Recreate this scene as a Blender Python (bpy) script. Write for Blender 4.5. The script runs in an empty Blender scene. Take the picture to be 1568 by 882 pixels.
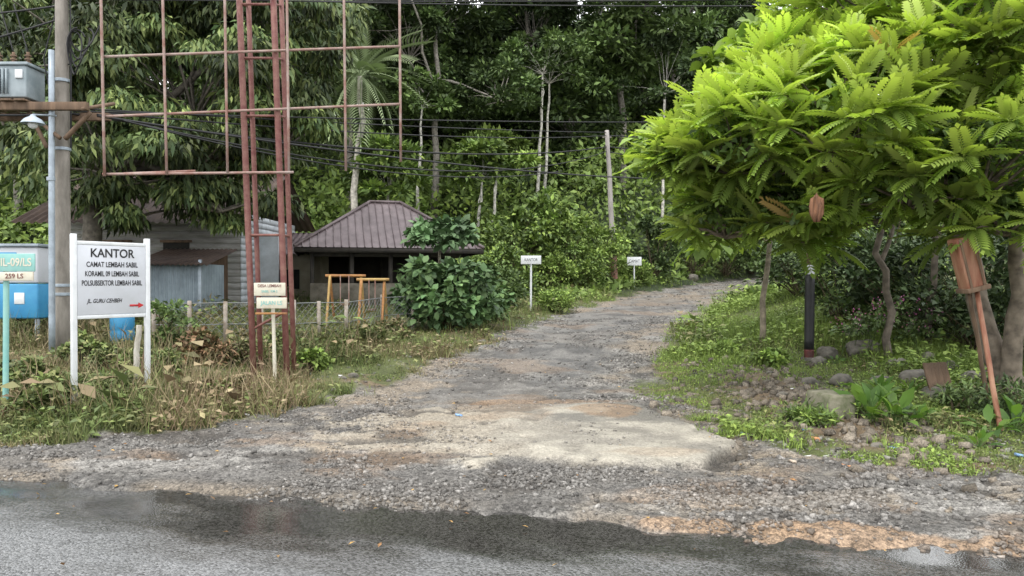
import bpy, math, random
import numpy as np
from mathutils import Vector, Matrix
rng=np.random.default_rng(7); random.seed(7)
sc=bpy.context.scene
CAMH=1.65
# ---------- placement helper: image pixel coordinates plus assumed depth -> world metres ----------
FX=1140.0
def W(px,py,d): return np.array([(px-784)/FX*d, d, CAMH+(430-py)/FX*d])
# ---------- noise ----------
_tab=np.random.default_rng(3).random(65536)
def vn(x,y,s=0):
    x=np.asarray(x,float); y=np.asarray(y,float)
    ix=np.floor(x).astype(np.int64); iy=np.floor(y).astype(np.int64)
    fx=x-ix; fy=y-iy; fx=fx*fx*(3-2*fx); fy=fy*fy*(3-2*fy)
    def h(a,b): return _tab[((a*73856093)^(b*19349663)^(s*83492791))&65535]
    return (h(ix,iy)*(1-fx)+h(ix+1,iy)*fx)*(1-fy)+(h(ix,iy+1)*(1-fx)+h(ix+1,iy+1)*fx)*fy
def fbm(x,y,o=4,s=0):
    t=0;a=.5;w=0
    for i in range(o):
        t=t+a*vn(x,y,s+i*11); w+=a; a*=.55; x=x*2.03+3.1; y=y*2.03+1.7
    return t/w
def ss(a,b,v):
    t=np.clip((v-a)/(b-a),0,1); return t*t*(3-2*t)
# ---------- terrain ----------
def edge(x): return 5.08-0.236*np.clip(x,-60,60)
def XL(y): return np.interp(y,[5,6.4,7.2,8.4,11,14.7,19.8,28,38,48,55],[-40,-9,-4.95,-3.3,-2.0,-.8,.8,3.8,8.9,15.5,34])
def XR(y): return np.interp(y,[5,6.2,7.3,8.5,11,14.7,19.8,28,38,48,55],[12,4.2,2.5,2.1,2.05,3.15,4.8,8.0,14.0,26,36])
def HL(y): return np.interp(y,[-50,8,11,14.7,19.8,28,38,48,60,80],[0,0,.06,.36,.61,.95,1.40,1.85,2.6,3.6])
def H(x,y):
    x=np.asarray(x,float);y=np.asarray(y,float)
    b=HL(y); ul=XL(y)-x; ur=x-XR(y); off=ss(0,1.6,y-edge(x)-1.0)
    b=b+off*(.07*ss(0,.7,ul)+.20*ss(1.2,4.5,ul))
    b=b+off*ss(0,np.interp(y,[12,25],[3.0,5.5]),ur)*np.interp(y,[6,9,12,16,20,28,40],[.05,.08,.15,.6,1.05,.95,.7])
    side=np.maximum(np.maximum(ss(0,6,ul)*1.0,.6*ss(1,8,ur)),ss(50,60,y))
    hill=np.interp(y,[-1,28,34,60,90,140,400],[0,0,1.6,10.5,17,18,18])
    b=b+side*hill*(0.9+.25*fbm(x*.08,y*.08,2,5))
    b=b+off*.10*(fbm(x*.7,y*.7,3,9)-.5)*np.clip((y-8)/4,0,2)
    return b
def ptin(x,y):
    n1x,n1y=-.954,-.298; n2x,n2y=-.817,.577
    return np.minimum((x-2.25)*n1x+(y-7.3)*n1y,(x-2.25)*n2x+(y-7.3)*n2y)
def L3(a,b,t): return a+(b-a)*t[...,None]
def c3(*c): return np.array(c,float)
def surf(x,y):
    e=edge(x); ul=XL(y)-x; ur=x-XR(y)
    n1=fbm(x*.9,y*.9,4,1); n2=fbm(x*3.2,y*3.2,4,2); n3=fbm(x*13,y*13,3,3); n4=fbm(x*1.7+9,y*2.6,4,4)
    L=ss(-.2,.25,np.minimum(-ul,-ur)+(n2-.5)*1.3+(n1-.5)*.6)
    S=ss(-.2,.2,(e+1.15-y)+(n2-.5)*1.0+(n1-.5)*.8)
    hard=np.maximum(L,S); G=1-hard
    z=np.zeros_like(x)
    col=L3(c3(.075,.070,.064),c3(.25,.238,.22),ss(.28,.72,n3*.5+n4*.5))
    col=L3(col,c3(.23,.185,.135),ss(.45,.66,n1)*.7)
    t=(x-XL(y))/np.maximum(XR(y)-XL(y),.1)
    A=ss(.10,.22,t+(n2-.5)*.35)*(1-ss(.66,.8,t+(n2-.5)*.35))*ss(8.8,10.2,y+(n2-.5)*3)*(1-ss(24,30,y))
    col=L3(col,L3(c3(.085,.083,.081),c3(.19,.183,.172),ss(.3,.7,n2)),A*.85)
    A2=ss(.47,.54,fbm(x*1.1+4,y*2.0+2,4,21))*(1-ss(9.2,10.2,y))*ss(.15,.4,y-e)
    col=L3(col,L3(c3(.068,.064,.06),c3(.14,.132,.122),n2),A2*.85*(1-A))
    sd=np.exp(-(((x+.1)/2.3)**2+((y-7.9)/1.45)**2)**1.5)
    sand=ss(.38,.58,sd+(n2-.5)*.9+(n1-.5)*.5)
    col=L3(col,L3(c3(.25,.215,.17),c3(.38,.335,.265),n3),sand*.75)
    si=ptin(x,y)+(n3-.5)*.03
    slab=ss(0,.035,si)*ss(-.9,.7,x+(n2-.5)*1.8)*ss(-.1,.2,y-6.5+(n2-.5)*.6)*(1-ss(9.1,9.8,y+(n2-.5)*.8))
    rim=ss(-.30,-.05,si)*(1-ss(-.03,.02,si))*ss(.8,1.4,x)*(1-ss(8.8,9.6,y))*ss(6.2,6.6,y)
    col=L3(col,c3(.07,.062,.052),rim*.75)  # slab edge shadow painted into the ground colour just outside the slab
    sc_=L3(c3(.24,.222,.19),c3(.40,.37,.31),ss(.35,.68,n2*.5+n4*.5))*(.85+.3*n3)[...,None]
    col=L3(col,sc_,slab*.95)
    wetp=ss(.5,.60,fbm(x*1.3+1,y*1.9,4,91))*ss(7.7,8.4,y)*slab
    col=L3(col,c3(.15,.142,.125),wetp*.85)
    hole=ss(.58,.66,fbm(x*1.6+2,y*3.3+7,4,31))*ss(.4,.8,y-e)*(1-ss(10,13,y))*(1-slab*.8)
    col=L3(col,c3(.05,.044,.038),hole*.75)
    om=ss(.42,.6,np.exp(-(((x-2.2)/1.5)**2+((y-e-.18)/.22)**2))+(n2-.5)*.9)
    om=np.maximum(om,.8*ss(.48,.66,np.exp(-(((x-1.15)/.45)**2+((y-9.0)/.6)**2))+(n2-.5)*.9))
    om=np.maximum(om,.7*ss(.48,.68,np.exp(-(((x-.2)/1.3)**2+((y-9.7)/.22)**2))+(n2-.5)*.9))
    om=np.maximum(om,.4*ss(.58,.70,fbm(x*.8+20,y*1.6,4,41))*hard)
    col=L3(col,L3(c3(.15,.10,.06),c3(.31,.195,.11),n3),om*.75)
    damp=ss(.6,.0,y-e)*(1-om)*hard; col=col*(1-.4*damp[...,None])
    soil=L3(c3(.09,.066,.043),c3(.21,.155,.10),n3)
    gr=L3(c3(.055,.065,.022),c3(.12,.14,.045),n2)
    gm=ss(.38,.6,n4+.12+ss(0,2,np.maximum(ul,ur))*.2)
    rubble=ss(.35,.6,np.exp(-(((x-3.7)/.7)**2+((y-9.6)/2.6)**2))+(n2-.5)*.8)
    gm=gm*(1-rubble)
    veg=L3(soil,gr,gm)
    far=ss(26,34,y)*G
    veg=L3(veg,c3(.03,.045,.016),far)
    col=L3(col,veg,G)
    grav=hard*(1-.75*slab)*(1-.5*A)*(1-.4*sand)
    z=z-.075+.095*ss(-.10,.28,y-e+(n2-.5)*.35)
    z=z+hard*((n3-.5)*.026*(1-slab*.85)+(n2-.5)*.045*(1-slab*.8))-hole*.025+slab*.055-rim*.02+A2*.014+om*.01
    z=z+G*((n3-.5)*.03+(n2-.5)*.09)
    return col,grav,z,G*(1-.85*rubble),slab
def Hf(x,y):
    return H(x,y)+surf(x,y)[2]
_ds=np.concatenate([np.arange(3.5,30,.02),np.arange(30,150,.1)])
def on_ground(px,py):
    x=(px-784)/FX*_ds; z=CAMH+(430-py)/FX*_ds; h=H(x,_ds)
    i=np.argmax(z<=h); 
    return np.array([x[i],_ds[i],h[i]])
# ---------- materials ----------
def newmat(name):
    m=bpy.data.materials.new(name); m.use_nodes=True; nt=m.node_tree
    return m,nt,nt.nodes['Principled BSDF'],nt.nodes['Material Output']
def mat(name,c1,c2=None,rough=.7,metal=0,scale=6,bump=.0,bscale=40,lo=.35,hi=.65,spec=.4,stretch=None):
    m,nt,p,o=newmat(name); N=nt.nodes; K=nt.links
    tc=N.new('ShaderNodeTexCoord'); mp=N.new('ShaderNodeMapping'); K.new(tc.outputs['Object'],mp.inputs[0])
    if stretch: mp.inputs['Scale'].default_value=stretch
    if c2 is None: c2=tuple(v*.7 for v in c1)
    n=N.new('ShaderNodeTexNoise'); n.inputs['Scale'].default_value=scale; n.inputs['Detail'].default_value=8; n.inputs['Roughness'].default_value=.65
    K.new(mp.outputs[0],n.inputs['Vector'])
    r=N.new('ShaderNodeValToRGB'); r.color_ramp.elements[0].position=lo; r.color_ramp.elements[1].position=hi
    r.color_ramp.elements[0].color=(*c1,1); r.color_ramp.elements[1].color=(*c2,1)
    K.new(n.outputs['Fac'],r.inputs[0]); K.new(r.outputs[0],p.inputs['Base Color'])
    p.inputs['Roughness'].default_value=rough; p.inputs['Metallic'].default_value=metal; p.inputs['Specular IOR Level'].default_value=spec
    if bump>0:
        n2=N.new('ShaderNodeTexNoise'); n2.inputs['Scale'].default_value=bscale; n2.inputs['Detail'].default_value=6
        K.new(mp.outputs[0],n2.inputs['Vector'])
        b=N.new('ShaderNodeBump'); b.inputs['Strength'].default_value=bump; b.inputs['Distance'].default_value=.02
        K.new(n2.outputs['Fac'],b.inputs['Height']); K.new(b.outputs[0],p.inputs['Normal'])
    return m
def attrmat(name,rough=.8,transl=0,tgain=(1.6,1.7,.7),spec=.3,noise=0):
    m,nt,p,o=newmat(name); N=nt.nodes; K=nt.links
    a=N.new('ShaderNodeAttribute'); a.attribute_name='col'
    src=a.outputs['Color']
    if noise:
        tc=N.new('ShaderNodeTexCoord'); n=N.new('ShaderNodeTexNoise'); n.inputs['Scale'].default_value=noise; n.inputs['Detail'].default_value=6
        K.new(tc.outputs['Object'],n.inputs['Vector'])
        mr=N.new('ShaderNodeMapRange'); mr.inputs[1].default_value=.3; mr.inputs[2].default_value=.7; mr.inputs[3].default_value=.5; mr.inputs[4].default_value=1.5
        K.new(n.outputs['Fac'],mr.inputs[0])
        mx=N.new('ShaderNodeVectorMath'); mx.operation='SCALE'; K.new(src,mx.inputs[0]); K.new(mr.outputs[0],mx.inputs['Scale']); src=mx.outputs[0]
    K.new(src,p.inputs['Base Color']); p.inputs['Roughness'].default_value=rough; p.inputs['Specular IOR Level'].default_value=spec
    if transl:
        t=N.new('ShaderNodeBsdfTranslucent'); g=N.new('ShaderNodeVectorMath'); g.operation='MULTIPLY'; g.inputs[1].default_value=tgain
        K.new(src,g.inputs[0]); K.new(g.outputs[0],t.inputs['Color'])
        s=N.new('ShaderNodeMixShader'); s.inputs[0].default_value=transl
        K.new(p.outputs[0],s.inputs[1]); K.new(t.outputs[0],s.inputs[2]); K.new(s.outputs[0],o.inputs['Surface'])
    return m
M_leaf=attrmat('leaf',.5,.35)
M_leafdull=attrmat('leaf_dull',.65,0)
M_far=attrmat('leaf_far',.6,0,spec=.35)
M_bark=attrmat('bark',.9,0,noise=9)
M_stone=attrmat('stone',.8,0,noise=60)
# ---------- mesh builders ----------
def fast(name,V,F,C=None,m=None,parent=None,smooth=False,extra=None):
    V=np.asarray(V,np.float32).reshape(-1,3); F=np.asarray(F,np.int32); k=F.shape[1]
    me=bpy.data.meshes.new(name); me.vertices.add(len(V)); me.vertices.foreach_set('co',V.ravel())
    me.loops.add(F.size); me.loops.foreach_set('vertex_index',F.ravel())
    me.polygons.add(len(F)); me.polygons.foreach_set('loop_start',np.arange(len(F),dtype=np.int32)*k)
    me.update(calc_edges=True)
    if C is not None:
        a=me.attributes.new('col','FLOAT_COLOR','POINT'); cc=np.ones((len(V),4),np.float32); cc[:,:3]=C; a.data.foreach_set('color',cc.ravel())
    if extra is not None:
        for nm,arr in extra.items():
            a=me.attributes.new(nm,'FLOAT','POINT'); a.data.foreach_set('value',np.asarray(arr,np.float32).ravel())
    if smooth: me.polygons.foreach_set('use_smooth',np.ones(len(F),bool))
    if m: me.materials.append(m)
    ob=bpy.data.objects.new(name,me); sc.collection.objects.link(ob)
    if parent: par(ob,parent)
    return ob
def emp(name,loc=(0,0,0)):
    e=bpy.data.objects.new(name,None); e.empty_display_size=.2; e.location=[float(v) for v in loc]; sc.collection.objects.link(e); return e
def par(o,e):
    o.parent=e; o.matrix_parent_inverse=Matrix.Translation(-Vector(e.location))
def nrm(v): return v/np.maximum(np.linalg.norm(v,axis=-1,keepdims=True),1e-9)
class Geo:
    def __init__(s): s.V=[];s.F=[];s.C=[];s.n=0
    def add(s,V,F,C):
        V=np.asarray(V).reshape(-1,3); s.V.append(V); s.F.append(np.asarray(F)+s.n); s.n+=len(V)
        C=np.asarray(C,float)
        s.C.append(np.broadcast_to(C,(len(V),3)) if C.ndim==1 else C)
    def inst(s,T,F,P,A,N,S,C,tv=None):
        n=len(P)
        if n==0: return
        A=nrm(A); X=nrm(np.cross(A,N)); Z=np.cross(X,A); S=np.asarray(S,float)
        if S.ndim==1: S=np.stack([S,S,S],1)
        V=P[:,None,:]+T[None,:,0:1]*S[:,None,0:1]*X[:,None]+T[None,:,1:2]*S[:,None,1:2]*A[:,None]+T[None,:,2:3]*S[:,None,2:3]*Z[:,None]
        k=len(T); FF=(F[None]+(np.arange(n)*k)[:,None,None]).reshape(-1,F.shape[1])
        CC=np.repeat(C[:,None,:],k,1)
        if tv is not None: CC=CC*tv[None]
        s.add(V.reshape(-1,3),FF,CC.reshape(-1,3))
    def tube(s,P,R,c,k=7,cap=True):
        P=np.asarray(P,float); R=np.asarray(R,float); n=len(P)
        T=nrm(np.gradient(P,axis=0)); up=np.array([0,0,1.]) if abs(T[0][2])<.9 else np.array([1.,0,0])
        X=nrm(np.cross(T,up)); Y=np.cross(T,X); a=np.arange(k)/k*2*np.pi
        V=P[:,None]+R[:,None,None]*(np.cos(a)[None,:,None]*X[:,None]+np.sin(a)[None,:,None]*Y[:,None])
        i=np.arange(n-1)[:,None]*k; j=np.arange(k)[None]; j2=(j+1)%k
        F=np.stack([i+j,i+j2,i+k+j2,i+k+j],-1).reshape(-1,4)
        V=V.reshape(-1,3)
        if cap:
            V=np.vstack([V,P[0],P[-1]]); b=n*k
            caps=[]
            for q in range(0,k-1,2): caps.append([b,(q+2)%k,q+1,q]); caps.append([b+1,(n-1)*k+q,(n-1)*k+q+1,(n-1)*k+(q+2)%k])
            F=np.vstack([F,np.array(caps)])
        s.add(V,F,c)
    def box(s,c,size,col=(1,1,1),ax=(1,0,0),up=(0,0,1)):
        ax=nrm(np.array(ax,float)); up=np.array(up,float); y=nrm(np.cross(up,ax)); up=np.cross(ax,y)
        h=np.array(size)/2; V=[np.array(c)+sx*h[0]*ax+sy*h[1]*y+sz*h[2]*up for sx in(-1,1) for sy in(-1,1) for sz in(-1,1)]
        s.add(V,[[0,1,3,2],[4,6,7,5],[0,4,5,1],[2,3,7,6],[0,2,6,4],[1,5,7,3]],col)
    def build(s,name,m,parent=None,smooth=False,usecol=True):
        return fast(name,np.vstack(s.V),np.vstack(s.F),np.vstack(s.C) if usecol else None,m,parent,smooth)
def obox(name,c,size,m,parent,ax=(1,0,0),up=(0,0,1),bevel=.006):
    g=Geo(); g.box((0,0,0),size,(1,1,1),ax,up); o=g.build(name,m,None); o.location=[float(v) for v in c]
    if bevel:
        b=o.modifiers.new('b','BEVEL'); b.width=bevel; b.segments=2
    par(o,parent); return o
def ocyl(name,p0,p1,r0,r1,m,parent,k=16,wob=0):
    p0=np.array(p0,float);p1=np.array(p1,float); t=np.linspace(0,1,9)[:,None]; P=p0+(p1-p0)*t
    if wob: P[1:-1]+=rng.normal(0,wob,(7,3))
    g=Geo(); g.tube(P,np.linspace(r0,r1,9),(1,1,1),k); return g.build(name,m,parent,smooth=k>8)
def text(s,o,xd,size,m,parent,align='CENTER',shear=0,name='lettering',sx=1,bold=.02):
    cu=bpy.data.curves.new(name,'FONT'); cu.body=s; cu.size=size; cu.align_x=align; cu.align_y='CENTER'; cu.shear=shear
    cu.offset=size*bold
    ob=bpy.data.objects.new(name,cu); sc.collection.objects.link(ob); cu.materials.append(m)
    x=Vector([float(v) for v in xd]).normalized(); up=Vector((0,0,1)); z=x.cross(up)
    R=Matrix((x*sx,up,z)).transposed().to_4x4(); R.translation=Vector([float(v) for v in o]); 
    ob.parent=parent; ob.matrix_parent_inverse=Matrix.Translation(-Vector(parent.location)); ob.matrix_basis=R
    return ob
# ---------- leaf templates ----------
def T_(v): return np.array(v,float)
LD=(T_([[0,0,0],[.24,.42,.05],[0,1,-.08],[-.24,.42,.05]]),np.array([[0,1,2,3]]))
LF=(T_([[0,0,0],[0,.5,-.04],[0,1,-.16],[-.27,.42,.06],[.27,.42,.06]]),np.array([[0,4,2,1],[0,1,2,3]]))
LN=(T_([[0,0,0],[0,.5,.03],[0,1,-.1],[-.11,.45,.05],[.11,.45,.05]]),np.array([[0,4,2,1],[0,1,2,3]]))
LB=(T_([[0,0,0],[0,.5,-.02],[0,1,-.22],[-.30,.25,.05],[.30,.25,.05],[-.33,.6,.02],[.33,.6,.02]]),np.array([[0,4,6,1],[0,1,5,3],[1,6,2,5]]))
GB=(T_([[-.03,0,0],[.03,0,0],[.022,.6,.04],[-.022,.6,.04],[.004,1,-.12],[-.004,1,-.12]]),np.array([[0,1,2,3],[3,2,4,5]]))
def frond(npair=11,ll=.2,lw=.085,droop=.32,ang=65):
    V=[];F=[];tv=[]
    def z(t): return -droop*t*t+.06*t
    def q(vs,b):
        n=len(V); V.extend(vs); F.append([n,n+1,n+2,n+3]); tv.extend([[b,b,b]]*4)
    for i in range(npair+1):
        t=.16+.84*i/npair; L=ll*(.75+.5*math.sin(math.pi*min(1,t*.9))) ; 
        for sgn in ((-1,1) if i<npair else (0,)):
            a=math.radians(ang-18*t) if sgn else 0
            dx=math.sin(a)*sgn; dy=math.cos(a); b=np.array([0,t,z(t)]); d=np.array([dx,dy,-.28]); w=np.array([dy,-dx,0])*lw/2
            if not sgn: w=np.array([lw/2,0,0])
            q([b,b+d*L*.5+w+[0,0,.02],b+d*L*1.0+[0,0,-.02],b+d*L*.5-w+[0,0,.02]],.8+.35*t)
    for i in range(4):
        t0,t1=i/4,(i+1)/4; q([np.array([-.009,t0,z(t0)]),np.array([.009,t0,z(t0)]),np.array([.007,t1,z(t1)]),np.array([-.007,t1,z(t1)])],.7)
    return np.array(V),np.array(F),np.array(tv)
def pal(p,n,jit=.15):
    p=np.array(p); i=rng.integers(0,len(p),n); j=rng.integers(0,len(p),n); t=rng.random((n,1))
    return (p[i]*(1-t)+p[j]*t)*(1+rng.normal(0,jit,(n,1))).clip(.4,1.8)
def rdir(n): return nrm(rng.normal(0,1,(n,3)))
def ell_pts(c,r,n,lo=.6,zlow=-.7):
    d=rdir(n*3+6); d=d[d[:,2]>zlow][:n]; return np.array(c)+d*np.array(r)*rng.uniform(lo,1,(len(d),1))**.6, d
def clumps(g,C,R,nl,tpl,size,palette,droop=.3,flat=.65,out=1.0,cvar=.28,wid=1):
    nC=len(C); cb=(1+rng.normal(0,cvar,nC)).clip(.45,1.8); idx=np.repeat(np.arange(nC),nl); n=len(idx)
    d=rdir(n); d[:,2]=np.where(d[:,2]<-.35,-d[:,2],d[:,2])
    R=np.broadcast_to(R,(nC,)); rr=R[idx]*rng.random(n)**.45
    P=C[idx]+d*rr[:,None]*np.array([1,1,flat])
    A=d*out+rng.normal(0,.45,(n,3)); A[:,2]-=droop
    N=rng.normal(0,.45,(n,3)); N[:,2]+=1
    S=size*rng.uniform(.65,1.3,n)
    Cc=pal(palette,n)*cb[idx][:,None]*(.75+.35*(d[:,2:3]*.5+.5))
    S3=np.stack([S*wid,S,S],1)
    g.inst(tpl[0],tpl[1],P,A,N,S3,Cc)
def branch(g,p0,p1,r0,r1,c,sag=.1,n=6,k=6,jit=.02):
    t=np.linspace(0,1,n)[:,None]; p0=np.array(p0,float);p1=np.array(p1,float); L=np.linalg.norm(p1-p0)
    P=p0+(p1-p0)*t; P[:,2]+=np.sin(t[:,0]*np.pi)*sag*L; P[1:-1]+=rng.normal(0,jit*L,(n-2,3))
    g.tube(P,np.linspace(r0,r1,n),c,k,cap=False); return P
DK=[(.040,.066,.028),(.060,.095,.036),(.09,.132,.048)]
MD=[(.068,.108,.036),(.10,.155,.046),(.14,.205,.058)]
BR=[(.125,.195,.046),(.18,.265,.055),(.235,.32,.068)]
def tree(name,base,top,lobes,ncl,clr,nl,tpl,size,palette,bark=(.12,.10,.08),r=.2,droop=.3,flat=.65,cvar=.28,mat_=None,parent=True,lean=0,lo=.5,zlow=-.7,wid=1,out=1.0):
    e=emp(name,base) if parent else None
    base=np.array(base,float); top=np.array(top,float); gt=Geo(); gl=Geo()
    TP=branch(gt,base-[0,0,.3],top,r,r*.45,np.array(bark),0,9,10,.007)
    w=np.array([l[1][0]*l[1][1]*l[1][2] for l in lobes])**.67; w=w/w.sum(); Cs=[]
    for l,ww in zip(lobes,w):
        k=max(2,int(ncl*ww)); P,_=ell_pts(l[0],l[1],k,lo,zlow); Cs.append(P)
        hub=np.array(l[0])-[0,0,l[1][2]*.4]; i=rng.integers(4,8); branch(gt,TP[i],hub,r*.4,r*.2,np.array(bark),.06)
        for p in P[:: 2 if len(P)>30 else 1]: branch(gt,hub,p,r*.14,r*.04,np.array(bark),.08,5,4)
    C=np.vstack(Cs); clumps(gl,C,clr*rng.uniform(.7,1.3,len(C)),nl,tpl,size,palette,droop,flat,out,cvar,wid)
    a=gt.build('trunk',M_bark,e,True); b=gl.build('crown',mat_ or M_far,e)
    return e,a,b,C
def bush(name,c,r,ncl,nl,tpl,size,palette,clr=None,stems=True,droop=.2,lo=.5,wid=1,cvar=.25,m=None):
    c=np.array(c,float); e=emp(name,c); gl=Geo(); gt=Geo()
    ctr=c+[0,0,r[2]*.55]; P,_=ell_pts(ctr,np.array(r)*[1,1,.75],ncl,lo,-.6)
    for p in P: branch(gt,c+rng.normal(0,.08,3)*[1,1,0],p,.02,.006,np.array((.10,.08,.05)),.05,4,4)
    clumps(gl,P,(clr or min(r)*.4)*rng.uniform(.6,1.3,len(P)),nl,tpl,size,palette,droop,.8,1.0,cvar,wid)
    gt.build('stems',M_bark,e); gl.build('leaves',m or M_far,e); return e

# ================= GROUND =================
def axis(segs):
    a=[np.arange(s,e,st) for s,e,st in segs]; return np.concatenate(a)
gx=axis([(-420,-60,30),(-60,-20,2.5),(-20,-8,.3),(-8,6.5,.035),(6.5,10,.1),(10,22,.4),(22,60,2.5),(60,421,30)])
gy=axis([(-300,-20,20),(-20,3.5,1.2),(3.5,13,.033),(13,24,.08),(24,60,.4),(60,120,3),(120,421,20)])
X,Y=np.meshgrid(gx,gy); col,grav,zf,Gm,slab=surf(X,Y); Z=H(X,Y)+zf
nx,ny=len(gx),len(gy); V=np.stack([X,Y,Z],-1).reshape(-1,3)
i=(np.arange(ny-1)[:,None]*nx+np.arange(nx-1)[None]).ravel(); F=np.stack([i,i+1,i+1+nx,i+nx],1)
laneface=(Gm.ravel()[i]<.5)
def ground_mat():
    m,nt,p,o=newmat('ground_surface'); N=nt.nodes; K=nt.links
    a=N.new('ShaderNodeAttribute'); a.attribute_name='col'; g=N.new('ShaderNodeAttribute'); g.attribute_name='grav'
    tc=N.new('ShaderNodeTexCoord')
    v=N.new('ShaderNodeTexVoronoi'); v.inputs['Scale'].default_value=42; v.inputs['Randomness'].default_value=1; K.new(tc.outputs['Object'],v.inputs['Vector'])
    v2=N.new('ShaderNodeTexVoronoi'); v2.inputs['Scale'].default_value=105; K.new(tc.outputs['Object'],v2.inputs['Vector'])
    n=N.new('ShaderNodeTexNoise'); n.inputs['Scale'].default_value=30; n.inputs['Detail'].default_value=10; n.inputs['Roughness'].default_value=.7; K.new(tc.outputs['Object'],n.inputs['Vector'])
    sx=N.new('ShaderNodeSeparateColor'); K.new(v.outputs['Color'],sx.inputs[0])
    sy=N.new('ShaderNodeSeparateColor'); K.new(v2.outputs['Color'],sy.inputs[0])
    ad=N.new('ShaderNodeMath'); ad.operation='ADD'; K.new(sx.outputs[0],ad.inputs[0]); K.new(sy.outputs[1],ad.inputs[1])
    mr=N.new('ShaderNodeMapRange'); mr.inputs[1].default_value=.3; mr.inputs[2].default_value=1.7; mr.inputs[3].default_value=.45; mr.inputs[4].default_value=1.65; K.new(ad.outputs[0],mr.inputs[0])
    mn=N.new('ShaderNodeMapRange'); mn.inputs[1].default_value=.3; mn.inputs[2].default_value=.7; mn.inputs[3].default_value=.72; mn.inputs[4].default_value=1.28; K.new(n.outputs['Fac'],mn.inputs[0])
    mx=N.new('ShaderNodeMix'); mx.data_type='FLOAT'; K.new(g.outputs['Fac'],mx.inputs[0]); mx.inputs[2].default_value=1; K.new(mr.outputs[0],mx.inputs[3])
    mu=N.new('ShaderNodeMath'); mu.operation='MULTIPLY'; K.new(mx.outputs[0],mu.inputs[0]); K.new(mn.outputs[0],mu.inputs[1])
    s=N.new('ShaderNodeVectorMath'); s.operation='SCALE'; K.new(a.outputs['Color'],s.inputs[0]); K.new(mu.outputs[0],s.inputs['Scale'])
    K.new(s.outputs[0],p.inputs['Base Color']); p.inputs['Roughness'].default_value=.66; p.inputs['Specular IOR Level'].default_value=.35
    hb=N.new('ShaderNodeMath'); hb.operation='SUBTRACT'; K.new(n.outputs['Fac'],hb.inputs[0]); K.new(v.outputs['Distance'],hb.inputs[1])
    b=N.new('ShaderNodeBump'); b.inputs['Strength'].default_value=.8; b.inputs['Distance'].default_value=.012; K.new(hb.outputs[0],b.inputs['Height']); K.new(b.outputs[0],p.inputs['Normal'])
    return m
M_g=ground_mat()
def sub(name,mask):
    f=F[mask]; u,inv=np.unique(f,return_inverse=True)
    fast(name,V[u],inv.reshape(f.shape),col.reshape(-1,3)[u],M_g,None,True,{'grav':grav.ravel()[u]})
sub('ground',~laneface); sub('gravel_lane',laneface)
# main road, wet asphalt
rx=axis([(-300,-10,10),(-10,8,.05),(8,301,10)]); rv=np.concatenate([np.arange(-7.4,-3,.5),np.arange(-3,.45,.04)])
RX,RV=np.meshgrid(rx,rv); RY=edge(RX)+RV; 
e_d=-RV; wet=ss(1.15,.25,e_d+(fbm(RX*.55,RV*1.6,4,51)-.5)*1.5+ (fbm(RX*2.5,RV*5,3,52)-.5)*.6)
wet=np.maximum(wet,.5*ss(.55,.7,fbm(RX*.5+5,RV*1.4,4,53)))
RZ=.0-.012*wet+ (fbm(RX*3,RY*3,3,54)-.5)*.008*(1-wet)
rc=L3(c3(.145,.147,.15),c3(.045,.043,.04),wet)*(.8+.4*fbm(RX*1.5,RY*4,4,55))[...,None]
i2=(np.arange(len(rv)-1)[:,None]*len(rx)+np.arange(len(rx)-1)[None]).ravel(); nn=len(rx)
def road_mat():
    m,nt,p,o=newmat('wet_asphalt'); N=nt.nodes; K=nt.links
    a=N.new('ShaderNodeAttribute'); a.attribute_name='col'; w=N.new('ShaderNodeAttribute'); w.attribute_name='grav'
    tc=N.new('ShaderNodeTexCoord')
    v=N.new('ShaderNodeTexVoronoi'); v.inputs['Scale'].default_value=80; K.new(tc.outputs['Object'],v.inputs['Vector'])
    sx=N.new('ShaderNodeSeparateColor'); K.new(v.outputs['Color'],sx.inputs[0])
    mr=N.new('ShaderNodeMapRange'); mr.inputs[3].default_value=.4; mr.inputs[4].default_value=1.7; K.new(sx.outputs[0],mr.inputs[0])
    s=N.new('ShaderNodeVectorMath'); s.operation='SCALE'; K.new(a.outputs['Color'],s.inputs[0]); K.new(mr.outputs[0],s.inputs['Scale']); K.new(s.outputs[0],p.inputs['Base Color'])
    r=N.new('ShaderNodeMapRange'); r.inputs[3].default_value=.34; r.inputs[4].default_value=.04; K.new(w.outputs['Fac'],r.inputs[0]); K.new(r.outputs[0],p.inputs['Roughness'])
    b=N.new('ShaderNodeBump'); b.inputs['Distance'].default_value=.008; r2=N.new('ShaderNodeMapRange'); r2.inputs[3].default_value=1.0; r2.inputs[4].default_value=.05; K.new(w.outputs['Fac'],r2.inputs[0]); K.new(r2.outputs[0],b.inputs['Strength'])
    K.new(v.outputs['Distance'],b.inputs['Height']); b.invert=True; K.new(b.outputs[0],p.inputs['Normal']); p.inputs['Specular IOR Level'].default_value=.65
    return m
fast('asphalt_road',np.stack([RX,RY,RZ],-1),np.stack([i2,i2+1,i2+1+nn,i2+nn],1),rc.reshape(-1,3),road_mat(),None,True,{'grav':wet.ravel()})
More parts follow.
